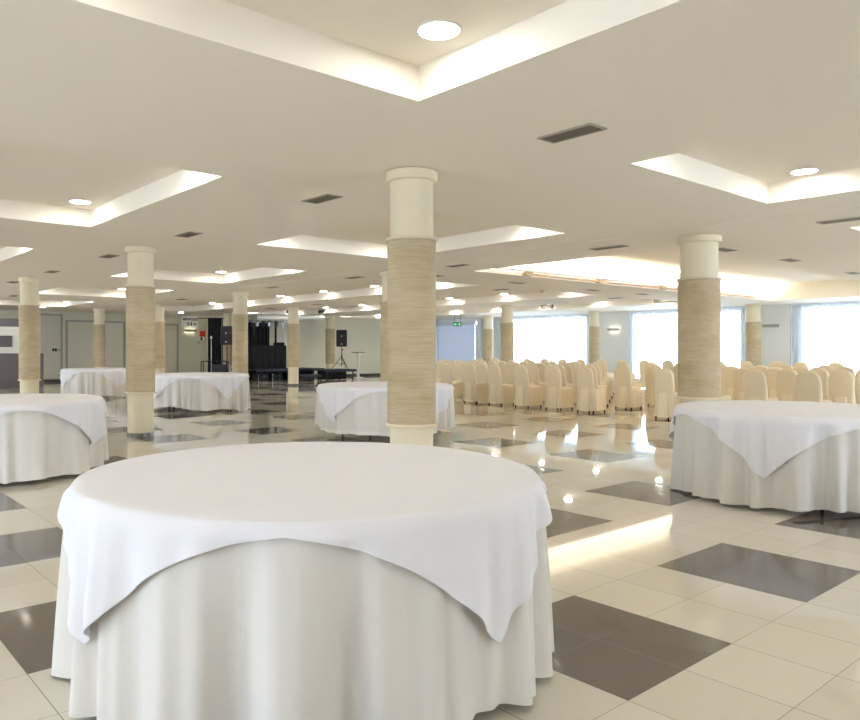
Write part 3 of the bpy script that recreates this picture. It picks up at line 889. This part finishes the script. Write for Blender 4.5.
# speakers on tripods -----------------------------------------------------
def speaker_set(x, y, z, poleh, rz, where):
    s = thing('speaker_stand', 'black tripod stand of the ' + where + ' speaker', 'speaker stand', (x, y, z), 0, 'tripod speaker stands')
    obj('pole', tb((0, 0, .12), (0, 0, poleh - .004), .02, 10), M['blackmetal'], s, True, 40)
    for k in range(3):
        a = .5 + 2 * PI * k / 3
        bm = tube(bmesh.new(), (0, 0, .55), (.45 * math.cos(a), .45 * math.sin(a), .015), .014)
        tube(bm, (0, 0, .2), (.24 * math.cos(a), .24 * math.sin(a), .25), .009)
        obj('leg', bm, M['blackmetal'], s)
    obj('collar', lathe(bmesh.new(), [(.035, .5), (.035, .62)], 12), M['plastic'], s)
    obj('knob', tb((0, -.03, .85), (0, -.09, .85), .025), M['plastic'], s)
    t = thing('loudspeaker', 'black loudspeaker box on the ' + where + ' tripod', 'loudspeaker', (x, y, z + poleh + .004), rz, 'loudspeakers on tripods')
    bm = bmesh.new()
    prof = [(-.24, -.19), (.24, -.19), (.19, .19), (-.19, .19)]
    lo = [bm.verts.new((a, b, 0)) for a, b in prof]; hi = [bm.verts.new((a, b, .74)) for a, b in prof]
    bm.faces.new(lo[::-1]); bm.faces.new(hi)
    for k in range(4): bm.faces.new((lo[k], lo[(k + 1) % 4], hi[(k + 1) % 4], hi[k]))
    bmesh.ops.bevel(bm, geom=bm.edges[:], offset=.025, segments=2, affect='EDGES')
    obj('cabinet', bm, M['plastic'], t)
    obj('grille', bx(-.2, .2, -.2, -.188, .06, .5, .005), M['speakerface'], t)
    obj('horn', bx(-.15, .15, -.2, -.188, .53, .68, .008), M['speakerface'], t)
    obj('badge', bx(-.03, .03, -.206, -.2, .44, .48), M['steel'], t)
    obj('driver_ring', bx(-.035, .035, -.206, -.2, .1, .14), M['steel'], t)
speaker_set(11.41, 24.62, 0, 1.5, -TH, 'left-hand')
speaker_set(16.9, 24.4, .47, .97, -TH, 'right-hand')

t = thing('high_table', 'tall slim bar table with a thin top right of the stage', 'high table', (18.75, 25.6, 0))
obj('top', lathe(bmesh.new(), [(.3, 1.17), (.32, 1.18), (.32, 1.2), (.3, 1.205)], 32), M['grilledark'], t, True, 40)
obj('pedestal', lathe(bmesh.new(), [(.07, .03), (.06, .9), (.12, 1.17)], 16), M['silver'], t, True, 40)
obj('foot', lathe(bmesh.new(), [(.26, 0), (.26, .02), (.06, .035)], 24), M['silver'], t, True, 40)

# ------------------------------------------------------------------ daylight, world
w = bpy.data.worlds.new('world'); sc.world = w; w.use_nodes = True
bg = w.node_tree.nodes['Background']; bg.inputs[0].default_value = (.80, .88, 1.0, 1); bg.inputs[1].default_value = SKY_S
def portal(x, ya, yb, d):
    WTOP = WR if d > 0 else 2.55
    L_ = bpy.data.lights.new('portal', 'AREA'); L_.shape = 'RECTANGLE'; L_.size = WTOP - .12; L_.size_y = yb - ya; L_.cycles.is_portal = True
    o_ = bpy.data.objects.new('daylight_portal', L_); C.objects.link(o_)
    o_.location = (x, (ya + yb) / 2, (WTOP + .12) / 2); o_.rotation_euler = (0, PI / 2 * d, 0)
for a, b in wins: portal(XW + .22, a, b, 1)
for a, b in fill_wins_l: portal(X0 - .22, a, b, -1)
for a, b in fill_wins_f:
    portal(0, a, b, 1); p_ = C.objects[-1]
    p_.location = ((a + b) / 2, Y0 - .22, (WTOP + .12) / 2); p_.rotation_euler = (PI / 2, 0, PI)
    p_.data.size = b - a; p_.data.size_y = WTOP - .12

# ------------------------------------------------------------------ camera
cam = bpy.data.cameras.new('camera'); co = bpy.data.objects.new('camera', cam); C.objects.link(co)
cam.sensor_width = 36; cam.lens = 36 * 734.2 / 860
cam.shift_x = (430 - 377.6) / 860; cam.shift_y = (349.62 - 360) / 860
co.location = (-2.484, -1.527, 1.3193); co.rotation_euler = (PI / 2, 0, -TH)
sc.camera = co
sc.view_settings.view_transform = 'Standard'; sc.view_settings.look = 'None'
sc.view_settings.gamma = 1; sc.view_settings.use_curve_mapping = False
sc.view_settings.exposure = 1.17
cy = sc.cycles
cy.use_denoising = True; cy.max_bounces = 10; cy.diffuse_bounces = 6; cy.glossy_bounces = 4
cy.transparent_max_bounces = 12; cy.sample_clamp_indirect = 6; cy.caustics_reflective = False; cy.caustics_refractive = False
try: cy.use_light_tree = True
except Exception: pass
